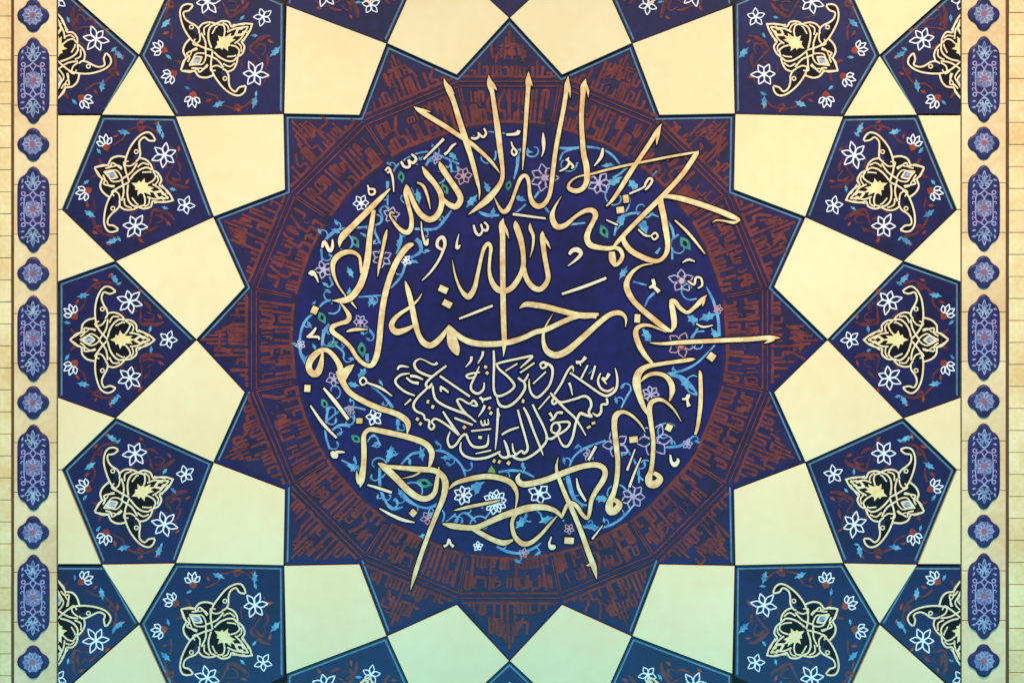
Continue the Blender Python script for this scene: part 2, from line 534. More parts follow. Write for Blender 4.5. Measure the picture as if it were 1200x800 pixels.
def panel_parts(root, poly, shift, qs=1.0, mid_bud=False, tip_dp=129, bud_shift=0.0, noline=None):
    """poly: outline of the panel in its own frame; builds every part of the panel"""
    pq = offset(poly, .6)
    bm = bmesh.new(); prism(bm, pq, H_BACK, H_BLUE, .3, PF=PQ); link('plate', bm, 'navy', root)
    edge_lines(poly, noline or [], root, PQ, None)
    B = H_BLUE
    bm = bmesh.new()
    prism(bm, [(p + shift, q) for p, q in DARKP], B, B + .45, 0, PF=PQ)
    ar_strokes = parse(ARAB, 1.9)
    kk = 0
    for sgn in (1, -1):
        ribbon(bm, [(48 + shift, sgn * -26, 8), (47 + shift, sgn * -38, 7.5), (50 + shift, sgn * -50, 6), (57 + shift, sgn * -58, 4), (66 + shift, sgn * -57, 1.5)], B + .52 + .02 * sgn, .05, PF=PQ, sub=3)
    for sgn in (1, -1):
        for st in ar_strokes:
            ribbon(bm, [(p + shift, sgn * q, wd + .15) for p, q, wd in jit(st, .35)], B + 1.0 + .012 * kk, .12, base=B + .3, mi=1, sub=3, PF=PQ); kk += 1
        ribbon(bm, [(x + shift, y, wd) for x, y, wd in circle_pts(52, sgn * -36, 2.2, 8, 1.4)], B + 1.0 + .012 * kk, .1, mi=1, closed=True, sub=2, PF=PQ); kk += 1
    ar = link('arabesque', bm, ['dark', 'ornament'], root)
    bm = bmesh.new(); prism(bm, [(p + shift, q) for p, q in YEL], B + .3, B + 1.25, .3, PF=PQ); link('yellow_heart', bm, 'yellow', ar)
    bm = bmesh.new()
    ribbon(bm, [(26 + shift, 0, 2), (34 + shift, 0, 5), (44 + shift, 0, 1)], B + .85, .1, PF=PQ)
    link('pale_bud', bm, 'cdecor', ar)
    # white flowers
    for sgn in (1, -1):
        c = (84 + shift, sgn * -45 * qs)
        link('white_flower', flower_mesh(c[0], c[1], 6, 1.3, 14, 6.6, 1.45, sgn * -1.75 + random.uniform(-.12, .12), B + .9, PQ, .14), 'white', root)
    link('white_flower', flower_mesh(tip_dp + shift, 0, 5, 1.0, 10.5, 5.6, 1.25, 0.15 + random.uniform(-.2, .2), B + .9, PQ, .08), 'white', root)
    # buds: white crown on a rust cup
    spots = [(18 + bud_shift, -29 * qs, -2.25), (18 + bud_shift, 29 * qs, 2.25)]
    if mid_bud: spots.append((12 + bud_shift, 2, PI))
    for bp, bq, an in spots:
        bm = bmesh.new()
        cup = [(bp + u * math.cos(an) - v * math.sin(an), bq + u * math.sin(an) + v * math.cos(an)) for u, v in
               ((-7, 0), (-4, -3.5), (1.5, -5.8), (1, -2), (4.5, 0), (1, 2), (1.5, 5.8), (-4, 3.5))]
        prism(bm, cup, B, B + .7, 0, PF=PQ)
        bud = link('bud', bm, 'rust', root)
        bm = bmesh.new()
        for q, (da, ln) in enumerate(((-.95, 12), (-.32, 14.5), (.32, 14.5), (.95, 12))):
            ribbon(bm, petal(bp - 1.5 * math.cos(an), bq - 1.5 * math.sin(an), an + da * .85, 3.5, ln, 5.2, 1.35), B + .95 + .02 * q, .1, closed=True, PF=PQ, sub=2)
        link('petals', bm, 'white', bud)
    # light blue leaves
    for lp, lq, an in ((65.5, -72, 40), (30, -52, 170), (65.5, 72, -60), (30, 52, 190)):
        bm = bmesh.new(); prism(bm, leaf_poly(lp + shift, lq * (1 + (qs - 1) * .7), 5.0, an), B, B + .65, 0, PF=PQ); link('leaf', bm, 'blue', root)
    if mid_bud:
        for lp, lq, an in ((118, -42, 10), (118, 42, 80)):
            bm = bmesh.new(); prism(bm, leaf_poly(lp + shift, lq, 5.6, an), B, B + .65, 0, PF=PQ); link('leaf', bm, 'blue', root)
    # rust and blue leaflets scattered between the flowers
    for q, (lp, lq) in enumerate(((108, -12), (120, -27), (96, -58), (72, -66), (22, -44), (44, -70), (10, -20), (62, -76))):
        for sgn in (1, -1):
            bm = bmesh.new()
            prism(bm, leaf_poly(lp + shift + random.uniform(-1, 1), sgn * lq * (1 + (qs - 1) * .5), random.uniform(2.3, 3.2), random.uniform(0, 360)), B, B + .5, 0, PF=PQ)
            link('leaflet', bm, 'rust' if q % 3 else 'blue', root)
    # dark red vines
    for sgn in (1, -1):
        for st in parse("30,-52,2.8 36,-58 44,-65 55.5,-68 66,-66 69,-70|24,-33,2.6 31,-42 32,-50|97,-28,3.6 96,-20,3 104,-18,5 116,-18,4.6 124,-20.5,2|100,-24,2 107,-22,4 114,-25,1.4|93,-33,1.6 88,-34,3.4 80,-37,1.4|100,-45,2 106,-40,4 108,-34,1.6|14,-12,2 19,-8,4 22,0,3|40,-66,2 46,-60,4 50,-66,1.6|86,-58,1.6 96,-52 98,-40 97,-28,2.4|72,-36,1.6 76,-30 80,-26|104,-18,1.6 112,-27 104,-33", 2.2):
            bm = bmesh.new(); ribbon(bm, [(p + shift, sgn * q * qs, wd) for p, q, wd in jit(st, .8)], B + .35, .08, PF=PQ, sub=3); link('vine', bm, 'umber', root)


def panel_root(poly_world, label, name='floral_panel', mid=None, tipv=None, **kw):
    """poly_world[0], [1] are the ends of the outer edge"""
    a, b = Vector(poly_world[0]), Vector(poly_world[1])
    m_ = Vector(mid) if mid else (a + b) / 2
    tv = Vector(tipv) - m_
    u = tv.normalized()
    root = empty(name, P(m_.x, m_.y, 0), -math.atan2(-u.y, u.x))
    tag(root, label, 'tile panel', 'blue floral panels round the star')
    # local frame: p along u, q along the image of local z
    qz = Vector((u.y, -u.x))       # world drawing direction of local +z
    loc = []
    for p in poly_world:
        d = Vector(p) - m_
        loc.append((d.dot(u), d.dot(qz)))
    # edges facing down in the picture carry no visible line
    n = len(poly_world); s_ = 1 if area(poly_world) > 0 else -1
    no = []
    for i in range(n):
        e = (Vector(poly_world[(i + 1) % n]) - Vector(poly_world[i])).normalized()
        nrm = Vector((e.y, -e.x)) * s_      # outward
        if nrm.y > .55: no.append(i)
    panel_parts(root, loc, noline=no, **kw)
    return root


def panel_label(k, extra=''):
    return 'navy pentagon panel of scrolls and flowers touching the %s star point clockwise from the top%s' % (ORD[clock(k)], extra)


for k in range(16):
    if k in (2, 6, 10, 14): continue
    if k in (0, 8):
        x = BL + .2 if k == 8 else BR - .2
        sgn = -1 if k == 8 else 1
        poly = [(x, 398 + 68 * sgn), (x, 398 - 68 * sgn), outer((k - 1) % 16) if k else outer(15), tip(k), outer(k)]
        poly = [(x, 398 - 68 * -sgn), (x, 398 + 68 * -sgn)] + ([outer(15), tip(0), outer(0)] if k == 0 else [outer(7), tip(8), outer(8)])
        # order: lower-right etc. fixed below by sorting around the centre
        c = Vector((sum(p[0] for p in poly) / 5, sum(p[1] for p in poly) / 5))
        srt = sorted(poly, key=lambda p: math.atan2(p[1] - c.y, p[0] - c.x))
        while not (abs(srt[0][0] - x) < .01 and abs(srt[1][0] - x) < .01): srt = srt[1:] + srt[:1]
        panel_root(srt, panel_label(k), mid=(x, 398), tipv=tip(k), shift=0)
    else:
        d = 22.5 * k
        poly = [polar(546, d - 6.3), polar(546, d + 6.3), outer(k), tip(k), outer(k - 1)]
        ex = {3: ', cut by the photo edge', 4: '', 5: ''}
        kw = dict(shift=2)
        if k in (3, 5, 11, 13): kw = dict(shift=2, tip_dp=116)
        panel_root(poly, panel_label(k), tipv=tip(k), **kw)

for k, sx, sy in ((10, 1, 1), (14, -1, 1), (6, 1, -1), (2, -1, -1)):
    base = [(163, 65), (206, 134.5), tip(10), (333.5, 3), (216, -50)]
    base[1] = outer(9)
    poly = [mir(p, sx, sy) for p in base]
    panel_root(poly, 'larger square-cornered navy floral panel at the %s %s diagonal star point' % ('upper' if sy > 0 else 'lower', 'left' if sx > 0 else 'right'),
               tipv=poly[3], shift=19, qs=1.13, mid_bud=True, bud_shift=10)

for sx, sn in ((1, 'left'), (-1, 'right')):
    for sy, tn in ((1, 'upper'), (-1, 'lower')):
        base = [(10, 133.6), (124, 133.6), (163, 65), (67, -20), (-29, 65)]
        poly = [mir(p, sx, sy) for p in base]
        r = panel_root(poly, 'half navy floral panel cut by the %s border strip in the %s corner' % (sn, tn), tipv=poly[3], shift=4)
        # cut at the border strip
        bpy.context.view_layer.update()
        xw = P(BL + .4 if sx > 0 else BR - .4, 0, 0).x
        for o in r.children_recursive:
            o_m = r.matrix_world
            b2 = bmesh.new(); b2.from_mesh(o.data)
            inv = o_m.inverted()
            co = inv @ Vector((xw, 0, 0)); no = (inv.to_3x3() @ Vector((1 if sx > 0 else -1, 0, 0)))
            bmesh.ops.bisect_plane(b2, geom=b2.verts[:] + b2.edges[:] + b2.faces[:], plane_co=co, plane_no=no, clear_inner=True)
            if len(b2.verts) == 0:
                b2.free(); bpy.data.objects.remove(o); continue
            b2.to_mesh(o.data); b2.free()

# ------------------------------------------------------------------ central star
star = empty('star_panel', P(CX, CY, H_BACK)); SO = star.location.copy()
tag(star, 'large navy sixteen-pointed star panel with gold Arabic calligraphy in the middle', 'star panel')
pts = []
for k in range(16): pts += [tip(k), notch(k)]
bm = bmesh.new(); rim = offset(pts, .6)
cv = bm.verts.new(P(CX, CY, H_BLUE)); tv = [bm.verts.new(P(x, y, H_BLUE)) for x, y in rim]; bv = [bm.verts.new(P(x, y, H_BACK)) for x, y in rim]
for i in range(32):
    j = (i + 1) % 32
    bm.faces.new((cv, tv[i], tv[j])); bm.faces.new((tv[i], bv[i], bv[j], tv[j]))
link('star_field', bm, 'navy_star', star, SO)
no = []
for i in range(32):
    e = (Vector(pts[(i + 1) % 32]) - Vector(pts[i])).normalized(); nrm = Vector((e.y, -e.x)) * (1 if area(pts) > 0 else -1)
    if nrm.y > .55: no.append(i)
edge_lines(pts, no, star, P, SO)

# ---- terracotta square script: one inscription per sector
B = H_BLUE


def sector_pt(k, t, r):
    """t across the sector in units, r out from the centre along the sector axis"""
    a = math.radians(22.5 * k)
    return (CX + r * math.cos(a) - t * math.sin(a), CY + r * math.sin(a) + t * math.cos(a))


def letters(width, lim):
    """rows of square letters on a baseline: polylines in (t, level); lim(t) is the highest level there"""
    out = []; t = -width; word = t
    while t < width - 3:
        m_ = lim(t + 3)
        kind = random.choice('alakmrtdbhsna')
        if m_ < 1.6: kind = random.choice('rtd')
        h = min(m_, 6.6)
        if kind == 'a': out.append([(t + 2, 0), (t + 2, h)]); w_ = 6.5
        elif kind == 'l': out.append([(t + 1.5, h), (t + 1.5, 0), (t + 7, 0)]); w_ = 7.5
        elif kind == 'k': out += [[(t + 9, h), (t + 2, h * .62), (t + 2, h * .34), (t + 9, h * .34), (t + 9, 0)], [(t + 2, 0), (t + 9, 0)]]; w_ = 13
        elif kind == 'm': out.append([(t + 2, 0), (t + 2, min(2.6, h)), (t + 7.5, min(2.6, h)), (t + 7.5, 0)]); w_ = 10.5
        elif kind == 'r': out.append([(t + 2, 0), (t + 5, 0), (t + 5, min(1.8, h))]); w_ = 8
        elif kind == 't': out.append([(t + 3, 0), (t + 3, min(1.7, h))]); w_ = 6.3
        elif kind == 'd': out.append([(t + 2, min(2, h)), (t + 6.5, min(2, h)), (t + 6.5, 0)]); w_ = 9.5
        elif kind == 'b': out.append([(t + 2, h * .5), (t + 2, 0), (t + 13, 0), (t + 13, h * .5)]); w_ = 16
        elif kind == 'h': out += [[(t + 2, 0), (t + 2, h * .55), (t + 9, h * .55), (t + 9, 0)], [(t + 5.5, 0), (t + 5.5, h * .55)]]; w_ = 12
        elif kind == 's': out += [[(t + 2 + 4.8 * q, 0), (t + 2 + 4.8 * q, min(2.1, h))] for q in range(3)]; w_ = 15
        else: out.append([(t + 7, h * .5), (t + 7, h), (t + 1.8, h), (t + 1.8, 0)]); w_ = 10
        # a small word stacked above low letters
        if kind in 'mrtds' and m_ > 5.4 and random.random() < .96:
            out.append(random.choice(([(t + 1, 4.2), (t + w_ - 3, 4.2), (t + w_ - 3, 6.4)], [(t + 1, 6.4), (t + 1, 4), (t + w_ - 3, 4), (t + w_ - 3, 5.4)], [(t + 2, 3.9), (t + 2, 6.4), (t + w_ - 3, 6.4), (t + w_ - 3, 5)])))
        t += w_ * .92
        if random.random() < .28:
            out.append([(word, 0), (t - 3, 0)]); t += 1.5; word = t
    out.append([(word, 0), (min(t - 2, width), 0)])
    return out


bm = bmesh.new()
ri = [polar(251.5, 360 * i / 96) for i in range(96)]; ro = offset(pts, 6.2)
ro_in = [notch(0)] * 0
vi = [bm.verts.new(P(*p, B + .12)) for p in ri]
for k in range(16):
    # each point of the star and the ring below it, as a strip of quads
    o = [ro[(2 * k - 1) % 32], ro[2 * k], ro[2 * k + 1]]
    vo = [bm.verts.new(P(*p, B + .12)) for p in o]
    loop = [vi[(6 * k + q) % 96] for q in range(-3, 4)]
    bm.faces.new([loop[3], vo[1], vo[0], loop[0], loop[1], loop[2]])
    bm.faces.new([loop[6], vo[2], vo[1], loop[3], loop[4], loop[5]])
for f in bm.faces: f.normal_update()
bmesh.ops.triangulate(bm, faces=bm.faces[:], ngon_method='EAR_CLIP')
link('inscription_ground', bm, 'plum', star, SO)

for k in range(16):
    bm = bmesh.new(); c = 0

    def kline(pl, wd=3.6, mi=0, rough=0.0):
        """one letter stroke with slightly rounded corners and uneven weight"""
        global c
        if len(pl) < 2: return
        q = [(x + random.uniform(-rough, rough), y + random.uniform(-rough, rough)) for x, y in pl]
        out = []
        for i, (x, y) in enumerate(q):
            if 0 < i < len(q) - 1:
                for nb in (q[i - 1], q[i + 1]):
                    l = math.hypot(nb[0] - x, nb[1] - y) or 1; f = min(.4, 1.1 / l)
                    out.append((x + (nb[0] - x) * f, y + (nb[1] - y) * f, wd * random.uniform(.9, 1.1)))
            else:
                nb = q[1] if i == 0 else q[-2]
                l = math.hypot(nb[0] - x, nb[1] - y) or 1
                out.append((x - (nb[0] - x) / l * wd * .4, y - (nb[1] - y) / l * wd * .4, wd * random.uniform(.7, 1.15)))
        fin = []
        for p0, p1 in zip(out, out[1:]):
            fin.append(p0); fin.append(tuple((p0[d] + p1[d]) / 2 + (random.uniform(-.25, .25) * rough if d < 2 else 0) for d in range(3)))
        fin.append(out[-1])
        ribbon(bm, fin, B + .34 + .006 * c, .06, mi=mi, smooth=False); c += 1
    for st in letters(49, lambda t: 6.6):
        pl = []
        for t, lv in st:
            r = 256.5 + lv * 5.35
            tt = t * (r / 282)
            drop = r - math.sqrt(r * r - tt * tt)
            pl.append(sector_pt(k, tt, r - drop * max(0, 1 - lv / 6.6)))
        kline(pl, random.uniform(3.3, 4.0), 0, .55)
    for st in letters(54, lambda t: (66 * (1 - abs(t) / 57) - 9) / 5.6):
        kline([sector_pt(k, t, 308.5 + lv * 5.6) for t, lv in st if lv >= 0], random.uniform(3.1, 3.8), 0, .55)
    # tall uprights running into the tip
    for t in (-16, -10.5, -5, 0.5, 6, 11.5, 17):
        kline([sector_pt(k, t, 334 if abs(t) < 12 else 326), sector_pt(k, t * .8, 362 - abs(t) * 1.55)], 2.9, 0, .4)
    for q in range(3):
        t = random.uniform(-14, 8); r = random.uniform(338, 350)
        kline([sector_pt(k, t, r), sector_pt(k, t + 6, r)], 2.4, 0, .4)
    # mauve flecks between the letters
    for q in range(24):
        if q < 13: r = random.uniform(258, 290); t = random.uniform(-46, 46)
        else: r = random.uniform(310, 345); t = random.uniform(-1, 1) * max(2, (366 - r) * .62)
        kline([sector_pt(k, t, r), sector_pt(k, t + random.uniform(-4, 4), r + random.uniform(-4, 4))], 2.2, 2, .4)
    for st in letters(46, lambda t: 2.2):     # a second small row in the upper half of the ring
        if random.random() < .6 and max(lv for t, lv in st) > .5:
            kline([sector_pt(k, t * 1.02, 279 + lv * 5.2) for t, lv in st], 2.3, 0, .4)
    # faint frame lines between ring, points and neighbours
    kline([sector_pt(k, -57.5, 297), sector_pt(k, 57.5, 297)], 1.9)
    kline([sector_pt(k, -58.4, 302.6), sector_pt(k, 58.4, 302.6)], 1.7)
    for a_ in (-1, 1):
        kline([sector_pt(k, 49.6 * a_ , 256), sector_pt(k, 57.2 * a_, 295)], 1.6)
    # small dots
    for q in range(3):
        t, r = random.uniform(-35, 35), random.uniform(262, 318)
        prism(bm, rect_pts(*sector_pt(k, t, r), 2.4, 2.4, 45 + 22.5 * k), B, B + .6, 0)
    link('kufic_inscription', bm, ['brown', 'dark', 'mauve'], star, SO)

# ---- blue vines
VINES = """460,202,2.2 468,191 488,180 506,178 520,184 538,192|499,194,3 504,186 514,180|528,188,2.4 529,202|454,212,4 454,240,1.8
|378,284,2 388,274,4.2 400,268,2.6 426,266,2.4 444,262 448,254 444,246,1.6|438,270,2.6 446,286|468,268,3 470,282 464,298,2
|486,268,3 510,268 522,256,3.5 529,246,1.6|487,280,5 492,285,5 493,294,4 485,300,2.6 477,303 474,313 469,325,3 457,338,1.6
|376,288,2.6 377,306,2.2|386,324,2.2 390,334|420,348,2 446,346|392,351,1.8 380,354,2.6 370,364 356,378,3 351,398,3 352,414,3.4 358,428,1.6
|386,380,4.5 379,390,4 377,410,2.6|392,404,2.4 402,412 402,420,2|426,380,1.8 434,388,3 438,394|430,414,4 430,426|434,452,2 446,461 456,472,3.4 460,478
|384,492,2.2 400,480,2.4 414,477 428,480|384,478,3 381,506,2.6 386,526|389,504,2.4 398,498,3 410,499,4|400,539,2 418,548,2|466,488,3.5 466,506,2.2|430,518,1.6 438,509 446,522,1.8
|452,542,2 460,524,4.5|445,548,3.4 445,570 450,586,2.6|506,528,2.2 520,529,3 534,538,2.6 542,548 546,560,2.2|470,544,2 482,532,3 494,530,3.4|446,572,3 452,588,2.6 460,596,4.4 472,594,2
|470,576,5 478,586,4.5 490,593,2.6 502,595 512,590,1.6|522,612,2 534,602|532,612,1.8 540,602 548,602,3 558,612,1.8|568,608,1.8 576,598|582,640,2.2 594,646,3.4 610,648,3 626,642,3 634,636,1.6
|584,553,2.4 600,551,3 614,553 626,559,1.8|667,548,2.2 672,536 684,526,3.2 710,516,2.2|665,552,2 666,562,5.5 672,582,4.5 680,590,3.5 688,592,2|730,520,2.2 740,534 748,550,3 749,566,2|780,524,2 798,522,3.5 815,509,1.8
|728,478,1.8 734,466,2.4 740,456,1.8|682,617,3.4 700,618,2.6 714,616,2.8 730,606,2.8 744,590,2|778,438,2 798,442,5 810,452,4 818,463,2.2|780,438,1.8 800,434,3 816,426,2.4 830,413 838,404,1.6|843,394,4 842,374,3.4 836,352,3.4 828,336,1.5
|742,330,2 758,334|756,359,1.8 760,350,2.6 768,342|769,297,3.6 774,290,2|788,290,2.4 788,304,2.6|812,396,2 818,384,2.4|655,173,2.6 668,174,3.8 688,172,2.8 706,175,2.6 718,182,2.8 727,193,1.6|656,188,1.8 660,179,2.4 670,175
|736,226,2 738,238 732,250 724,260,3 720,276,2.2|726,256,4.5 740,250,3 760,250,2.2 772,254,1.8|782,258,2 788,268,3 790,280|668,263,3 686,261,2|638,242,3 646,252,1.8|626,232,2.4 632,224|607,178,4.5 606,195,3.4 602,210,1.6
|561,248,2 571,252,4.4 585,252,2.4|601,251,1.8 610,245,2 616,239,2.4|570,154,1.6 600,157,1.4|549,163,1.6 556,159|690,438,1.2 697,430|735,196,3 726,204,2.4 718,208|770,200,1.4 760,212"""
SPIR = []
random.seed(33)
for i in range(26):
    a_ = 2 * PI * (i + random.uniform(-.25, .25)) / 26; r_ = random.uniform(208, 232)
    cx_, cy_ = CX + r_ * math.cos(a_), CY + 2 + r_ * math.sin(a_)
    sg = 1 if i % 2 else -1; R_ = random.uniform(11, 16)
    SPIR.append([(cx_ + R_ * (1 - .115 * q) * math.cos(a_ + sg * (1.2 + q * .72)), cy_ + R_ * (1 - .115 * q) * math.sin(a_ + sg * (1.2 + q * .72)), 2.1 - .12 * q) for q in range(8)])
for i, st in enumerate(parse(VINES, 2.4) + SPIR):
    bm = bmesh.new(); ribbon(bm, st, B + .5 + .006 * i, .1, sub=4); link('vine', bm, 'vine', star, SO)

TEND = []
random.seed(21)
for st in parse(VINES, 2.4):
    sp = spline(st, 4); L_ = len(sp)
    for q in range(2, L_ - 1, 5):
        x, y, _ = sp[q]; x2, y2, _ = sp[q + 1]; l = math.hypot(x2 - x, y2 - y)
        if l < .4: continue
        a_ = math.atan2(y2 - y, x2 - x); sd = random.choice((-1, 1)); r = random.uniform(4, 7.5)
        pl = []
        for w_ in range(6):
            an = a_ - sd * PI / 2 + sd * w_ * .62; rr = r * (1 - .09 * w_)
            pl.append((x + sd * -math.sin(a_) * r + rr * math.cos(an), y + sd * math.cos(a_) * r + rr * math.sin(an), 1.7 - .12 * w_))
        TEND.append(pl)
for i, pl in enumerate(TEND[:88]):
    bm = bmesh.new(); ribbon(bm, pl, B + .46 + .003 * i, .06, sub=3)
    ex, ey, _ = pl[-1]
    prism(bm, leaf_poly(ex, ey, random.uniform(2.2, 3.4), random.uniform(0, 360)), B, B + .72 + .004 * i, 0)
    link('tendril', bm, 'vine' if i % 3 else 'blue', star, SO)

LEAVES = [(416, 283, 9, 60, 'green'), (470, 207, 8, 80, 'green'), (521, 221, 8, 60, 'green'), (596, 217, 7, 100, 'green'), (424, 409, 10, 80, 'green'), (389, 403, 8, -20, 'green'),
          (380, 473, 8, 60, 'green'), (417, 514, 8.5, 30, 'green'), (497, 566, 11, 10, 'green'), (576, 554, 9, -90, 'lime'), (377, 372, 9, 60, 'green'), (708, 271, 10, 60, 'green'),
          (803, 285, 11, 50, 'green'), (490, 229, 8, 80, 'blue'), (614, 176, 9, 10, 'blue'), (530, 182, 7, 40, 'blue'), (571, 219, 7, 60, 'blue'), (552, 236, 9, -50, 'blue'),
          (577, 250, 6, -80, 'blue'), (610, 233, 7, 200, 'blue'), (415, 548, 10, 20, 'blue'), (494, 531, 8, 80, 'blue'), (557, 570, 10, -30, 'blue'), (560, 574, 6, 120, 'blue'),
          (470, 578, 7, 60, 'blue'), (612, 611, 10, 130, 'blue'), (640, 609, 9, -20, 'blue'), (704, 584, 9, 0, 'blue'), (694, 617, 8, 20, 'blue'), (713, 194, 8, 0, 'blue'),
          (721, 212, 10, 150, 'blue'), (742, 216, 10, 50, 'blue'), (754, 264, 12, 70, 'blue'), (728, 258, 10, 110, 'blue'), (730, 320, 8, -60, 'blue'), (758, 392, 10, 60, 'blue'),
          (812, 374, 10, 40, 'blue'), (831, 371, 10, 160, 'blue'), (838, 391, 8, 60, 'blue'), (803, 449, 9, 40, 'blue'), (523, 536, 7, 0, 'blue'), (394, 271, 6, 200, 'blue'),
          (409, 345, 7, -90, 'blue'), (435, 352, 7, 110, 'blue'), (425, 437, 9, 120, 'blue'), (414, 451, 7, 190, 'blue'), (466, 496, 6, -90, 'blue'), (457, 531, 9, 100, 'blue'),
          (468, 284, 7, 100, 'blue'), (410, 318, 7, 60, 'blue'), (358, 421, 7, 60, 'blue'), (497, 628, 7, 0, 'blue')]
def ovate(cx, cy, r, ang):
    prof = [(1.35, 0), (.85, .34), (.4, .62), (-.1, .72), (-.6, .5), (-1, .12), (-1.2, -.05), (-.7, -.46), (-.1, -.66), (.4, -.6), (.8, -.36)]
    c, s_ = math.cos(math.radians(ang)), math.sin(math.radians(ang))
    return [(cx + r * (u * c - v * s_), cy + r * (u * s_ + v * c)) for u, v in prof]


for x, y, r, a_, m_ in LEAVES:
    bm = bmesh.new(); prism(bm, ovate(x, y, r * .72, a_) if m_ in ('green', 'lime') else leaf_poly(x, y, r * .72, a_), B, B + .8 + random.uniform(0, .1), 0)
    lf = link('leaf', bm, m_, star, SO)
    if m_ == 'green':
        bm = bmesh.new(); prism(bm, ovate(x, y, r * .3, a_ + 10), B + .5, B + 1.0, 0); link('leaf_eye', bm, 'dark', lf, None if False else SO)

FLOWERS = [(702, 214, 13, 7, 'violet', None), (799, 329, 14, 5, 'violet', 'brown'), (379, 316, 10, 5, 'violet', None), (447, 302, 11, 6, 'violet', None), (459, 252, 9.5, 5, 'violet', None),
           (438, 489, 9.5, 5, 'white', None), (391, 444, 9, 5, 'violet', None), (422, 377, 8, 6, 'violet', 'pink'), (543, 206, 10, 6, 'pink', None), (638, 208, 15, 7, 'violet', 'brown'),
           (543, 580, 10.5, 7, 'white', 'rust'), (580, 588, 13.5, 10, 'white', None), (632, 578, 12.5, 6, 'white', None), (501, 607, 8, 5, 'pink', None), (742, 582, 13.5, 7, 'violet', None),
           (767, 516, 19, 6, 'violet', None), (722, 521, 15, 5, 'violet', None), (763, 462, 10, 7, 'violet', None), (614, 648, 5.5, 5, 'pink', None), (690, 533, 6.5, 5, 'violet', None), (352, 404, 5.5, 5, 'violet', None), (842, 362, 5.5, 5, 'pink', None), (560, 640, 5.5, 5, 'white', None), (410, 480, 5.5, 5, 'pink', None), (667, 620, 6, 5, 'pink', None), (806, 520, 6, 5, 'violet', None), (512, 186, 6, 5, 'violet', None), (475, 305, 6, 5, 'white', None), (798, 404, 16, 5, 'pink', 'rust'), (423, 238, 9, 6, 'white', None)]
for i, (x, y, r, n, m_, cm) in enumerate(FLOWERS):
    fl = link('flower', flower_mesh(x, y, n, r * .18, r, r * .6, 1.45 if r > 9 else 1.2, i * .9, B + .9, P, .1), m_, star, SO)
    if cm:
        bm = bmesh.new(); prism(bm, circle_pts(x, y, r * .42, 9), B + .5, B + 1.02, 0); link('flower_centre', bm, cm, fl, SO)

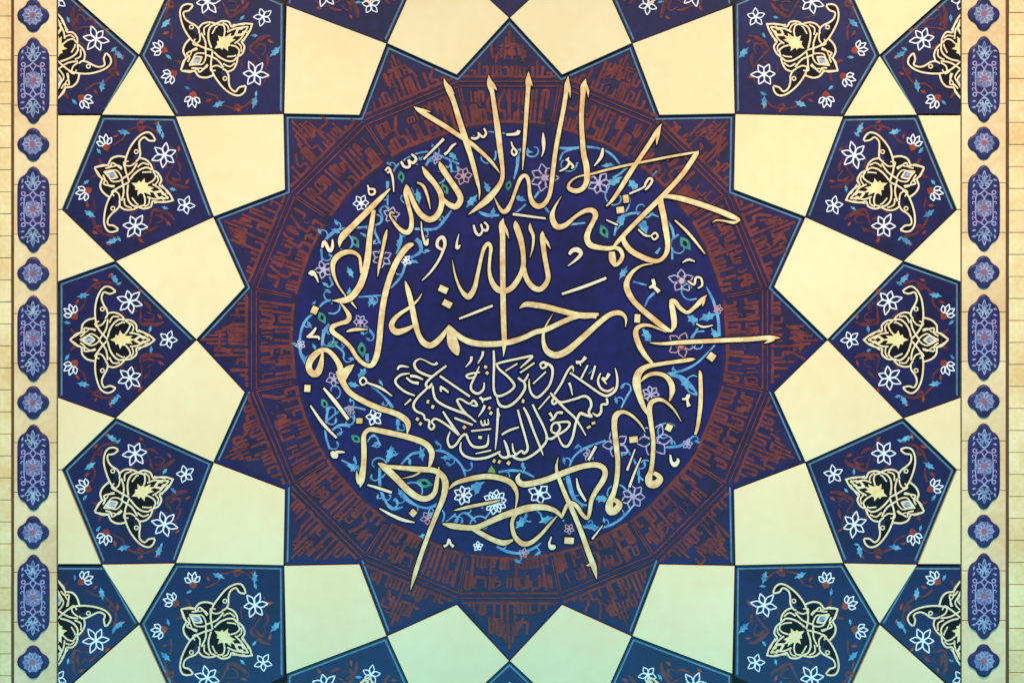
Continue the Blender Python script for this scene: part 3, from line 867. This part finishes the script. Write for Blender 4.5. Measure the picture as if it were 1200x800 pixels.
# ---- gold calligraphy: letters of the large text
BIG = {}
BIG_TXT = """485,125,1 492,129.5,6 505,138,6 520,147,6 538,159,5.5 552,168,5.5 565,179,5 577,191,4.4 586,203,1.2|488,127,2 496,129,4 505,131,.6
#520,92,1 523,100,5.5 527,108,6.5 532,120,6 538,140,6.5 546,165,7 551,181,6.2 555,195,6 559,211,5 561.9,224,3 561.4,234,1|522,97,2 527,103,5 532.5,110.6,.6
#572.5,88,1 574,98,7 577,110,5.6 580,130,6 583,150,7 586,175,6.5 588,190,5.6 589,201,5.2 588,211,5.6 582.5,221,6.6 572.5,232.5,7.6 562.5,241,6.4 548.5,251.5,.8|574,93,2 578,100,5 582.5,106,.6
#619.4,84,1 619.2,95,7 618.8,105,5.6 617,130,5.5 615.5,155,5 613.8,178,4 612.4,199,1.2|620,90,2 622,96,3.6 624,101,.6
#666,89,1 664.6,100,6.4 663,112,5.6 659,135,5.6 655,155,5.6 650.6,180,5.6 647.5,205,5.6 645.6,221,5.4 642.5,232,5.4 637,239.5,6 630,241.5,6.6 624,237,6.2 621,228,5 620,217.5,4.6 618.5,209,5 615,205.6,5 610,209,5 605,221,4.6 600,235,4.6 595,245,6 590,248,5.6 585,243,4 579.4,231.5,1|666,94,2 667.6,104,3.4 668.4,115,.6
#686.5,92,1 684,102,7.5 683,112,6 681.5,135,6 682,155,6 684,180,6.5 687,193,7 688,205,7 687,214,6.5 682.5,221,6 675,223.7,6 667.5,221,5.5 666.6,216,3.6 672.5,209.5,2.6 681,206,2.6 693.7,203.6,3.4 715,198,3.5 740,192.5,3.5 765,187.5,3.5 790,182.6,3.4 808,179.6,3.2 818,177.6,1.6|687,98,2 689,106,3.6 689.6,114,.6
#819,176.6,1 815,182,6 800,204,6 780,226,6 760,246,6 740,266,5.5 726,281,5.4 719,289,3
#775.5,145,1 770,154,5.5 762,167,5.5 748,188,5.5 738,203,6 727,221,5.5 718,234,4.5 710.6,241.6,2|774,150,2 771,160,4.5 769.6,170,.6
#658,230,1 650.5,242,3.5 647,254,6.4 652,265,7 662,264,6 674,254,4.6 686,247,5.6 694.5,246.6,6.4 698,252,6.6 695,260,5.6 689.5,271,6.4 688,280,7 692,287,7 702.5,290,6 713,291,5.6 721,290,5 727,293,5.4 729.6,299.5,5 727,306,5.4 721,310.6,4.6 718,304,8 717,295,7
#774,231,6 775,240,7 778,254,7 780.5,270,7 782.5,283,6.4 782,293,6 779,300,5.2 773,305,5 765,305.4,6 752.5,301,6.6 740,294,6.6 732.5,285,6.4 730.4,278,5 731,272,2
#776,231,3 784,230,5.4 800,233,6.5 820,239,6.5 840,246,6.5 856,252.6,6.6 865.4,257,4.4 866,259,3|866,258.4,3 860,260.8,4 850,259,3 840,258,2.6 835,260.8,.8
#791,258,2.4 805,271,4 816,284,3.6 826.4,297.4,2.2
#765,309,1.4 752.5,311,3 742.5,317.5,4.6 736.4,326,6.2 734.2,334,7 736.4,342.5,7 742.5,352.5,6.5 752.5,362.5,6.5 765,373,6.5 774,380.4,6.5 782,386,5.6 787,388,3|786.6,389,2 790,381,6.4 789.4,370,7 787.4,358,6.4 786.6,351,4.6|786,351,3 791,353,5.4 798,361.6,5.2 806,366,4.6 814,360,5 822,352,6 828.6,345.4,.8|826,350,3 824.6,355,3 823,359,.6
#781,389.4,1.2 770,384.4,3 760,381,4 752,381.4,5 746.4,385,6 745.2,392,6.6 749,404,6.6 756,416,6 764.6,425.6,4
#815,420.4,1.6 808,421.4,5 790,424,5 770,427,5 757,430,6.2 748.5,437,8 746,449,9 749.6,464,7.2 754,476,6 759,486,2.4
#751,447,2 758,440.4,4.8 768,437.5,5 779,440,5.6 786,448,6.6 788,458,6.6 784.6,470,1.6
#761.5,401.4,1.2 776,402.6,4 800,401,5.5 840,399,5.5 877.5,397.4,5.8 902.5,395.4,5.6 914.6,396,1|908,397.4,3 902,399.4,4 895.6,402.4,.6
#820,434,2.4 821,442,5 821.2,470,5.6 818.4,496,5 815,509,3.6
#798.4,493.6,1.2 790,480,3 780,470.6,4 772,468,5 764,471,6 761,480,6.6 763,496,6 765.6,516,5.6 765,536,5.6 763.2,550,5.6 760.4,560,8 761.6,566.4,8.4 768,567,8.6 773.6,562,7.4 771.4,557,6 766,554,5
#756.6,506.6,1.2 750,496,3 740,486.4,4 730,482.4,5 721.6,487,7 720,500,6.6 722,520,6.6 724,540,6 723,560,6 719.6,576,6 714.4,590,8 714.4,598,8.4 720,598.4,8.4 726,592,7.4 723.4,587.4,6 718.4,585,5
#609.4,554,1.4 606.6,561,6 612,567,7 624,566,7 640,562,7 660,554,7 680,547,6.5 696,544.4,6.5 706,547,6.5 709.4,554.4,6.5 706,564,6.5 698,576,6 693,586.6,5.6 691,600,5 688,607,4.6 682,602,5 676,593,5.5 670,589.4,5.6 665,591,4.6 661.6,598,4.6 658,607,3
#658,606,3 654.6,601.4,5 648,597,6 636,594,7 620,595,8 606,599,8 590,604,7.2 572,612,6.6 559,617.6,6.6 546,618,6.6 530,616,6.8 518.6,613.6,2.4
#552,619.6,3 562,624,6 576,631.4,6 590,636,6.6 601,632.6,3.4
#532,598,1.6 548,594,4.4 570,589.6,4.2 586,586,1.6
#607.4,599,5 602,606,5 600,614.4,5 603,627.6,5.6 612,636.6,6.6 622,635.6,5.6 634,626,4.6 644,614.4,4 652.6,604.6,1.6
#654.4,535,.8 652,548,4 655,560,5 662,578,5.6 670,596,6 680,620,6 690,648,6.5 696,664,6.5 699.4,678,1.4|694,660,4 691,661.6,4 686.6,662.4,.6
#526,573,1.6 534,566,5 550,561,6 570,558,6.6 586,560,6.6 598,565,6.6 604,573,5.6 606,582,4 604,596,1.6
#442.6,542.6,1.6 450,547,7.6 464,560,7.6 480,576,7.6 493,583.6,7 503,583,6.6 509.6,576,6 512,563,5.4 514.4,547,2
#449,545.6,4 470,548,5.6 490,549.6,6.6 508,551,6.6 518,557,7 522,567.4,7.6 519,584,6.6 512,601,6 502,626,5.6 492,654,5.6 486,673,5.4 481,691,1.2
#398,434,9 399.6,441,9 402.4,449,7 410,460,6.6 426,470,6.6 444,478,6.6 460,483,6.6 471,488.4,7 478,496,7 477,508,2
#422,571,1 423.6,561,7.6 426,544,6.6 426.4,526,6.6 426,512,6 429,505.4,5.4 436,503,6 452,506,6.6 470,510,6.6 488,515,7 500,521,7 506,530.6,7 504.4,542,5 502,549,1.6|421,567,4 419,561,5 417.6,551,.6
#492,553.4,2.6 484,557.6,2.6 471,560.4,.8
#378,413,3 375.6,428,7 372,436.4,8 367,438,7.6 362.4,433,7.4 362,426,7.4 367,417.4,7.6 376,410.6,6.2 384,410.8,5.6 392.5,419,6 398.4,430,7 399,440,8|415,427,1 408,432.6,8 402,441,9 401,449,6
#457,221,2.4 444,234,6 430,248,7 414,264,7 403,275,8 398.6,282,6 397.6,290,1
#438,246,5 435.4,262,6.2 433,278,6.6 431,300,7.4 428,316,7.6 422,334,7.6 412,347.6,7.6 402,352,6.8 389,352,1.2
#405,347,2.2 396,334,3 390.4,319,5 391,306,6.6 399.6,297.4,6.6 411,295,5.6 420.4,300,4.2 422.6,311,4.2 423,320,3
#398,354,1.6 404.4,362,4 409,370,6 407,376,6 398,379,5 389.4,383,6 390,389,6 401,397.4,5.6 410,406,5.2 418.4,419,5.2 427,426.6,5.2 435,428,6 440.6,419,7 444,402,7 446,380,7 449,356,7 454,334,7 462,312,7 470,298,7 478,288.6,7 484.4,286,4
#406,388.4,2.6 416,386,4.6 431,386,1.4
#411.6,354,3.4 418,361.6,1.2
#453.4,269,2.4 451,279,5 448,294,4.2 444.6,310,4.2 442.4,324,1.2
#514.6,189,1.6 518,197,7 528,212,6.6 537,225.6,7 539.6,234,7 534,242,7 525,238.6,6 517,230,3
#494.6,195,1.6 500,204,6.6 510,216,6.2 516.6,228,6.6 517,242,6.6 511,253.6,7 502,257,7 492,250,6.6 485,238,6 480,226,5.6 476.6,218.6,4.6|476.4,216.4,3 475,226,5.4 478,239,5.2 482,255,5.4 481.4,267.6,6 476,272.4,6 467.6,267.6,5 460,258,3.4 456.6,252,3 458.6,248.4,2.8 462,250.4,2
#488.6,213.6,2.6 496,218,4.2 501,230,3.6 504.2,245,1.4
#590,255.6,1 588,264,7 589,278,6.6 589,302,6.6 589.4,342,6.6 590.2,380,6.6 591,400,6 590,418,.8|590,261,2 593.4,270,4 596.4,279.6,.6
#604,258.4,1 605,265,7 610,280,7 613,296,6 613.2,311,6 610,321.6,6 604,332,6.6 597.5,338.6,6.6 590,341,6.6 582.5,338.6,7 576.4,330,6.2 573.4,317.5,4.6 574,302.5,4.2 575.2,291,4.8 572.4,285.4,5 567.6,290,5 564,301.4,4.6 560,320,5 556,337.4,6 550,347,7 545,345.6,6 539,337.5,4 533.4,322.5,3 529.8,304,.8
#636,270.6,1 635.6,277.5,6.2 637.6,296,6 641,315,6 642.4,325,6 639.4,333,6.2 633.4,338.6,6.4 626,337.4,6.6 619,330,6.2 615,320,6 613.2,308,4.6|636.6,275,2 641,283.6,4 645.4,291.6,.6
#621.2,261.4,1.6 621.6,268,5 625,276.6,4.2 624.4,289,3.2 621,302,.8
#733,383,1 733.4,372.6,4 726,366.4,6 714,369,6.2 700,380,6.6 680,398,7 664,411.4,7.6 651,416,7.6 641.4,411.4,7 637.4,403,5.4 636.8,392,4 640,381,2.6 648.4,367,.8
#701.6,368,4 690,369.6,7 677.5,369,7 659,364.4,6.6 640,359.4,6.6 627.5,357.4,6.8 616,356.6,6.2 608.6,361.4,1
#699,372,3 681,369.6,6 664,375,6 640,386,6.2 627.5,389,6.2 615,395,6.2 600,400,6.6 584,402.6,6.8 565,403,7 550,400.4,7 538,394,6.4 527.4,383,4|526.6,382,4 527.6,389,8 530.4,401,11 534,409.6,9.4 536.6,416,3|526.6,380.6,2.4 519,392.5,6 511,401,7 503.6,404.6,7 496,401,7 490.4,392,6.2 486.4,378,6.8 482,356,6.6 478,340,6 474.6,329,1.6
#494.6,343.6,1 489,352,3 480,360,4.2 468,368,5 460.4,376,6.2 459,383.6,6.8 465,388.8,7.4 476,386,6 485,381,3"""
for i, txt in enumerate(BIG_TXT.split('#')):
    bm = bmesh.new()
    for j, st in enumerate(parse(txt, 3)):
        ribbon(bm, st, B + 1.15 + .01 * (i % 30) + .1 * j, .0, grow=1.15, ext=1.3, mi=0)
        ribbon(bm, [(x, y, wd * .93 * (wd / 6.3) ** .35) for x, y, wd in st], B + 1.9 + .014 * (i % 40) + .05 * j, .12, base=B + 1.0, mi=1)
    link('calligraphy_letter', bm, ['dark', 'gold'], star, SO)

# ---- fine script under the middle line
FINE_TXT = """512.5,425,4.4 507.5,427,2.6 496,421.4,1.6 490,421,2.2 485.4,426,3.6 489,434,3.6 502.5,440.4,3.4 508,440,2
#523,428.6,3 511,437.5,3.2 501.4,446,3.2 499,451,3.6 502.5,454,3.6 506.4,449,3
#501.4,454,3 490,465,3.2 484.4,474,3.6 487,481,3.2 496,485.6,3 498,491,3 503,493,3.2 502.5,500,3 505.8,503,3 509,499,3 506,494,2.6 511,490.6,3 525,499,3.2 537.8,509.6,3.4|538,509.6,3.6 527.5,495,3.6 519,482,2.6
#507,452,3 508,461,3.2 511.4,469,3.4 522.5,476,3.4 537.5,482,3.6 547.5,486,3.2 558,494.6,2|535,468.6,3 541,479,3.6 549,487.4,3|535,468.6,2.6 540,467.5,2.8 550,473,2.8 555,469,3 559,475,3.4 552,474.6,2
#515.4,440.4,3 550.4,464.4,3
#532.5,489.6,3 554,497.8,3
#527.4,505.6,1.6 524.4,515,3 527.5,523.6,3.6 534,521,3.2 541,511,3.2 546,509,3.6 549,516,3.2 554,522.6,3.6 562.5,524,3.6 571,521,3.6 572.4,509,1.2
#540.4,518,1.6 539.4,526,3 544,533.6,3.6 556,537.5,3.6 570,536,3.6 580,532,3.4 586.4,528.6,2.4|584,530.6,2.4 589,535.8,3.6 596,534,4 593.4,522.5,4 590.6,515.4,2|597,534.6,3 604,533,3.2 601.4,527.5,2.8 600.4,519,1.4|604,533.4,3 611,528,3 614,531,3.6 618.4,526,3.6 616.4,515,3.2 611,496,3.2 606.8,480,2.8
#600,534,3 606,537.4,3.6 614,538,3.6 625,532.5,3.6 635,524,3.6 641,514,3.2 637.5,501,3.2 630,486,3.2 624,473.6,2.8|613.6,477,2.6 619,487.5,4 625,504,3.2 632.5,522.5,3.2 636.6,533.4,1.2
#583.4,478,3 583.2,491,3.6 582,510,3.2 580.4,527,1.2|584,482,2 586,488,1
#567.4,448,2 566.4,456,3.2 560,461,3.6 553,457.5,3.6 552,451,3.2 557.5,439,2.8 561.6,429,1.4|562.5,436,2 552.5,437.5,3 546.4,440,3 550,443,3 557,441,2
#578.4,410.4,2.6 579,425,3.4 578.4,444,3.2 579,458,3.2 583,464,3.6 592.5,461.4,3.2 601,455.4,3.2 602.4,450,3.6 595,441,3.2 585,432.5,3.2 581.6,426,2.6|581.6,426.4,2.6 590,423.8,3.2 606,420.4,3.2 620,417.4,3.4|620,417,3 624,417.6,3.2 618,423.6,3 609.6,431,1.6
#607,442.4,3 614,446.6,3.2 619.4,438,2.2|613.4,446,3 615.4,454,3.6 610,464,3.6 601,473,3.6 592.5,476.6,3.6 585.4,474,3.6 582,465.4,2
#632.4,427.6,3 637,424.2,3.6 640.4,428.6,3.2 635.6,431.4,3 632.8,428,2|638,424.4,3 646,429,4.2 647.6,438,3.6 644,451,3.2 636,461,3.2 629,465.6,3.6 622.8,461,3.2 620.2,452.5,2.6 620.2,444,1.2
#672,435.4,1.4 670.8,429,3 665,435,3.2 657.5,450,3.2 649.6,462,3
#645,460,2.2 650,466,4 662.5,479,3.2 675,491,3.2 686.6,510,1.6
#650,466,3 647,470,3.4 649,473.4,3.2 654,470.4,3 660,471,3.2 675,467,3.2 684.6,464,3.4 691,467.5,3.6 693,475,3.6 690,482.6,3.6 693.6,488,3 686,486,4.2 680,484.4,4.2 676,492,3.2 674,499,3.6 671,512.5,3.6 665.4,522.4,3.6 659,521,3.2 653.6,510,2
#668,436.6,2.8 687.5,450,3.2 706,462.4,3.6 715,462.4,3.8 722.4,455,3.8 723.4,442.5,3.2 721,431,1.2
#704,437,2 700.8,446,3.2 704.4,455,3.2 712.5,458.2,3.2 719.4,454,2.2
#714,437.5,5 710,444,3.6 706,443,4 711,450,1.8
#689,427.6,2.4 681,443.4,2.6
#697.6,428.4,3 693,444.6,2.8
#711,466.4,3 711.6,473,3.6 705,474.2,3 704.4,482.5,3.6 700,487,3.6 694.6,483.6,1.8
#646,505,3 647,498,3 652.5,495,3 656.4,501,3.2 652.5,507.5,3.2 646.4,505.6,3|652.5,495,2.6 665,494,3.2 667.6,497.6,3.2 662.5,504,3.2 652.5,510,3.2 646,514,3.6 639,512.4,2
#659.6,483.6,4 653,483.6,3.2 649,490,3.6 644.6,492.6,3|644,483.4,4.4 647,488,2.6 649,491,2
#479,430,1.4 469,428.8,3.6 465.6,433,2.4
#480,437.4,1.6 470,439,3.2 463.4,445,3.2 465.4,451.4,3.2 475,459,3.2 486,463.4,2.2
#476,442.4,2.4 482.5,447.4,3.2 490.6,449,4.6|480.6,440.4,4 487.5,441,3.6 495.6,444.6,2.2"""
for i, txt in enumerate(FINE_TXT.split('#')):
    bm = bmesh.new()
    for j, st in enumerate(parse(txt, 3)):
        ribbon(bm, st, B + 1.1 + .01 * (i % 30) + .1 * j, .0, grow=1.0, ext=1.2, mi=0, sub=4)
        ribbon(bm, [(x, y, wd * .8) for x, y, wd in st], B + 1.7 + .014 * (i % 40) + .05 * j, .12, base=B + 1.0, mi=1, sub=4)
    link('fine_script_letter', bm, ['dark', 'script'], star, SO)

# ---- vowel signs, dots and strokes
MARK_TXT = """520,162.6,3.6 496.4,186.6,2.4#601,250.8,3.4 639.6,256,2.4#667,298,3.6 671,293.4,5.4 677,292.6,6.6 681,297,5 676,303.4,3.6 665.6,311.6,1.2
#519,293,3 512.4,288.6,4 513.4,281,4.2 518.6,278,5 521.4,285,4.4 519,294,3.4 514,305,3.2 505,318,2.8 494.6,328.6,1.2#493.4,259.4,1.2 494.6,272.5,2.2 497,282,3.6 499.6,286,5 501.6,279.6,2
#537.8,274,1 535.2,285,2.8 535.8,290.4,4.8 539.6,287,1.6#538,373.4,2.4 557,366,3.4 577.4,358,3#658.6,344.4,3 685,335.6,4 710.6,325.6,3.4
#379,454.6,2.6 392,470,5 408,491.4,4#363.6,475,2 378,496,4 394.4,513,2.6#388.4,529,4 391.6,533,9 395.6,535,5|393,529.6,4 400,529.4,3 404,530,1#430.6,568,2 444,572,3.6 459,577,3.2
#444.6,595.6,1.6 458,603,3.6 472,609,4.2 485.6,612,1.4#520,640,3.6 524,638,2.6 526,632,3.4 528,637,3 531.6,640.4,4#646.4,628.6,1.4 643.6,637,3 646.6,641,7.4 651,640,4
#706.4,615.4,1.2 694,631.4,2.6#698.6,522.6,3.4 689.6,539,3.4#744.4,526,1.4 735,551,3.2#751.4,536,1.4 744,553,2.8 737.6,570.6,3.4#675.6,560,1.4 678.4,573,4 686.6,587,2.8
#785.6,532.6,2 787,541,4 791,544.4,6.4 795,540,4 793.6,537,2#799.6,467.4,2.6 804,467,3 807,463,5 805.6,469,3 807.4,476,5.4#765,327,4 766.4,334,5 761,337,3|766,335.4,4 772.6,342,5.6
#800,307.6,1.4 807,304,3 814.4,306.4,1.4#806,329,2 813.6,333.4,2.8 815.6,325.4,3 821.6,326,2.6 823,334,2.6 818,337.6,1.6#816,379,1.4 824,383,2.6 835.6,381,1.2
#710.6,257.6,1.6 724,263.6,2.6#748,268.6,2 756,275.6,2.6 763,276.6,1.6|763.4,276,2 768,272.6,2.4 771,277,2.4 766.6,280.6,2.4 763.6,277,1.6#737.6,227,2.4 754,219.6,2.4 757,214,3 761,209,3 764.6,211.6,3 760,219,3 756,222.6,1.6
#706.6,173.6,3 704.4,184,4.4 696.4,194.6,1.2#636.4,155.6,1.4 637,166,5 637,176,3 634.6,183.6,.8#608,152.6,4.4 606.6,156,5 601,157.4,3.6 593.4,157.8,3
#599,166,1.6 601,172,2.6 605.6,178,2.8 602.6,182,2.8 599.6,178,2.4 602,172,1.6#363.4,322,7 366,319,6 370,323.6,3.4 373,331,1.2#370.4,383.6,2.4 365,391,4.2 359,394.6,1.6|360,394.8,2.4 372,394.6,3.6 374,398,1.8
#377.4,290,3 380,283,4.4 386,294,4.4 389.4,289,4.2 389.4,280.4,2#430,448,1.8 424.6,451,2.4 421.6,446.4,2.6 425,442,2.6 429,445,2.4 430.6,448.4,2.4 446,454.4,3.4 459.4,464,1.2
#430.6,216.6,1.6 432.6,221,2.6 438.6,222,2.8 438.4,227,2.8 433,227.6,2.6 431.4,221,1.8#451.4,200,2.4 454.6,196.4,2.8 457.4,200,2.8 453.6,202.6,2.4|456.6,199,2.6 460,208,3 461.4,225,1.2
#520.6,181,3.4 525,177.6,3 530,171,3.4 534.6,168,1.6#655.6,200.6,1.6 663,197,2.8 667,191,3 664.4,186,2.8|667,189.4,2.8 672,195,3 669.6,197,2.4|663,188,2.6 667,184.6,2.4
#469.8,189,3 474,195.6,3.4 480,194.6,3.4 478.4,187,3.2|478.4,187,2.8 483.6,191,3.4 487.6,186,3.4 482,180.4,2.6#552,161.4,2.6 556.6,162.4,3.2 561,160,3 560.4,155,2.6|560.4,156,2.6 566,160.6,3.2 569.6,156,3 567,150.4,2.4
#555,263.6,2.6 557.4,272,3.6 561.6,275.4,3.4 565.4,270,2.8 563.4,262.4,2.4|565,268.6,2.6 570,270,3.4 571.6,265,3 567.4,260,2.4#563.4,492.4,1.8 565,497.6,2.4 568,497.6,2.2 568,492,1.6|568,497,2 572,497,2.4 572,490.6,1.4
#552,505,2.4 575.6,502.4,2#588,509.2,2.4 597,504,3 608,500.4,2.2#557.4,531.4,1.6 575.6,527.4,2#562.4,465,3.6 566,468,3.2 575.6,465.6,2.8|565.4,468,2.4 565.6,472,1.4#568,474.6,3.6 566,480,3 560.6,488,1.2
#552.4,417.6,4 551.6,423,3 545.6,430,1.2#566,411.4,3.4 565,417,3 559.8,426,1.2#592.4,434.4,1.8 606.4,425.8,2#609.6,436.6,2.2 626.4,425,2.4#624.8,449.6,1.8 639.8,435.4,2#631,479.4,1.8 644.6,463.6,2
#686.4,418,5 681.6,423.6,3.4 675,424.4,4.6|679,423,3 680.6,428.4,1.4#667,448.4,3.6 669,454,2.4 670.8,463,1.2#474,474.4,1.6 481.6,467.6,2.6#515.4,453.4,4.4 519.6,455,3 525.6,459.6,2.4|516,455,2.6 517,459,2"""
for i, txt in enumerate(MARK_TXT.split('#')):
    bm = bmesh.new()
    for j, st in enumerate(parse(txt, 3)):
        if len(st) < 2: continue
        ribbon(bm, st, B + 1.12 + .01 * (i % 30) + .1 * j, .0, grow=1.2, ext=1.3, mi=0, sub=4)
        ribbon(bm, [(x, y, wd * .88) for x, y, wd in st], B + 1.75 + .014 * (i % 40) + .05 * j, .12, base=B + 1.0, mi=1, sub=4)
    link('vowel_sign', bm, ['dark', 'script'], star, SO)

DOTS = [(519.4, 339, 12, 8.4, 25), (524, 356, 12, 8.4, 28), (360, 455, 8, 9.4, 4), (421, 493, 8, 7, 0), (484, 601, 8, 8.6, 40), (667, 633.4, 12.4, 8.4, 3), (742.6, 515, 11, 8, -6),
        (784, 501, 8.4, 9, 25), (747, 373, 7.4, 11, 4), (834, 418, 9.4, 10, 36), (733.6, 233, 7.4, 10.4, -8), (727, 246, 10, 8.4, -8), (368.4, 363.4, 8.4, 10, 24),
        (579, 540, 3.6, 4.6, 30), (585.2, 541, 3.6, 4.6, 30), (596, 542.4, 4.4, 5, 40), (544.2, 500.6, 4.4, 4.8, 40), (562.6, 512.4, 5, 3.8, 10), (573.6, 478, 3.6, 4, 30), (575.2, 484, 3.6, 4.6, 30),
        (501.4, 470.6, 3.4, 4.8, 10), (507, 476.6, 4, 4.6, 20), (613, 470, 3.4, 5, 10), (569, 430, 4, 4, 20), (570.8, 437, 4, 4, 40), (489, 491, 3.8, 4.4, 30), (492.6, 496.4, 3.8, 4.4, 30),
        (690, 500.4, 5.4, 3.2, -25), (695.6, 495.6, 5, 3.2, -15)]
for i, (x, y, a_, b_, r_) in enumerate(DOTS):
    bm = bmesh.new()
    prism(bm, rect_pts(x, y, a_ + 1.6, b_ + 1.6, r_), B, B + 1.35 + .01 * i, 0, mi=0)
    prism(bm, rect_pts(x, y, a_ * .9, b_ * .88, r_), B, B + 2.0 + .01 * i, .3, mi=1)
    link('letter_dot', bm, ['dark', 'gold'], star, SO)
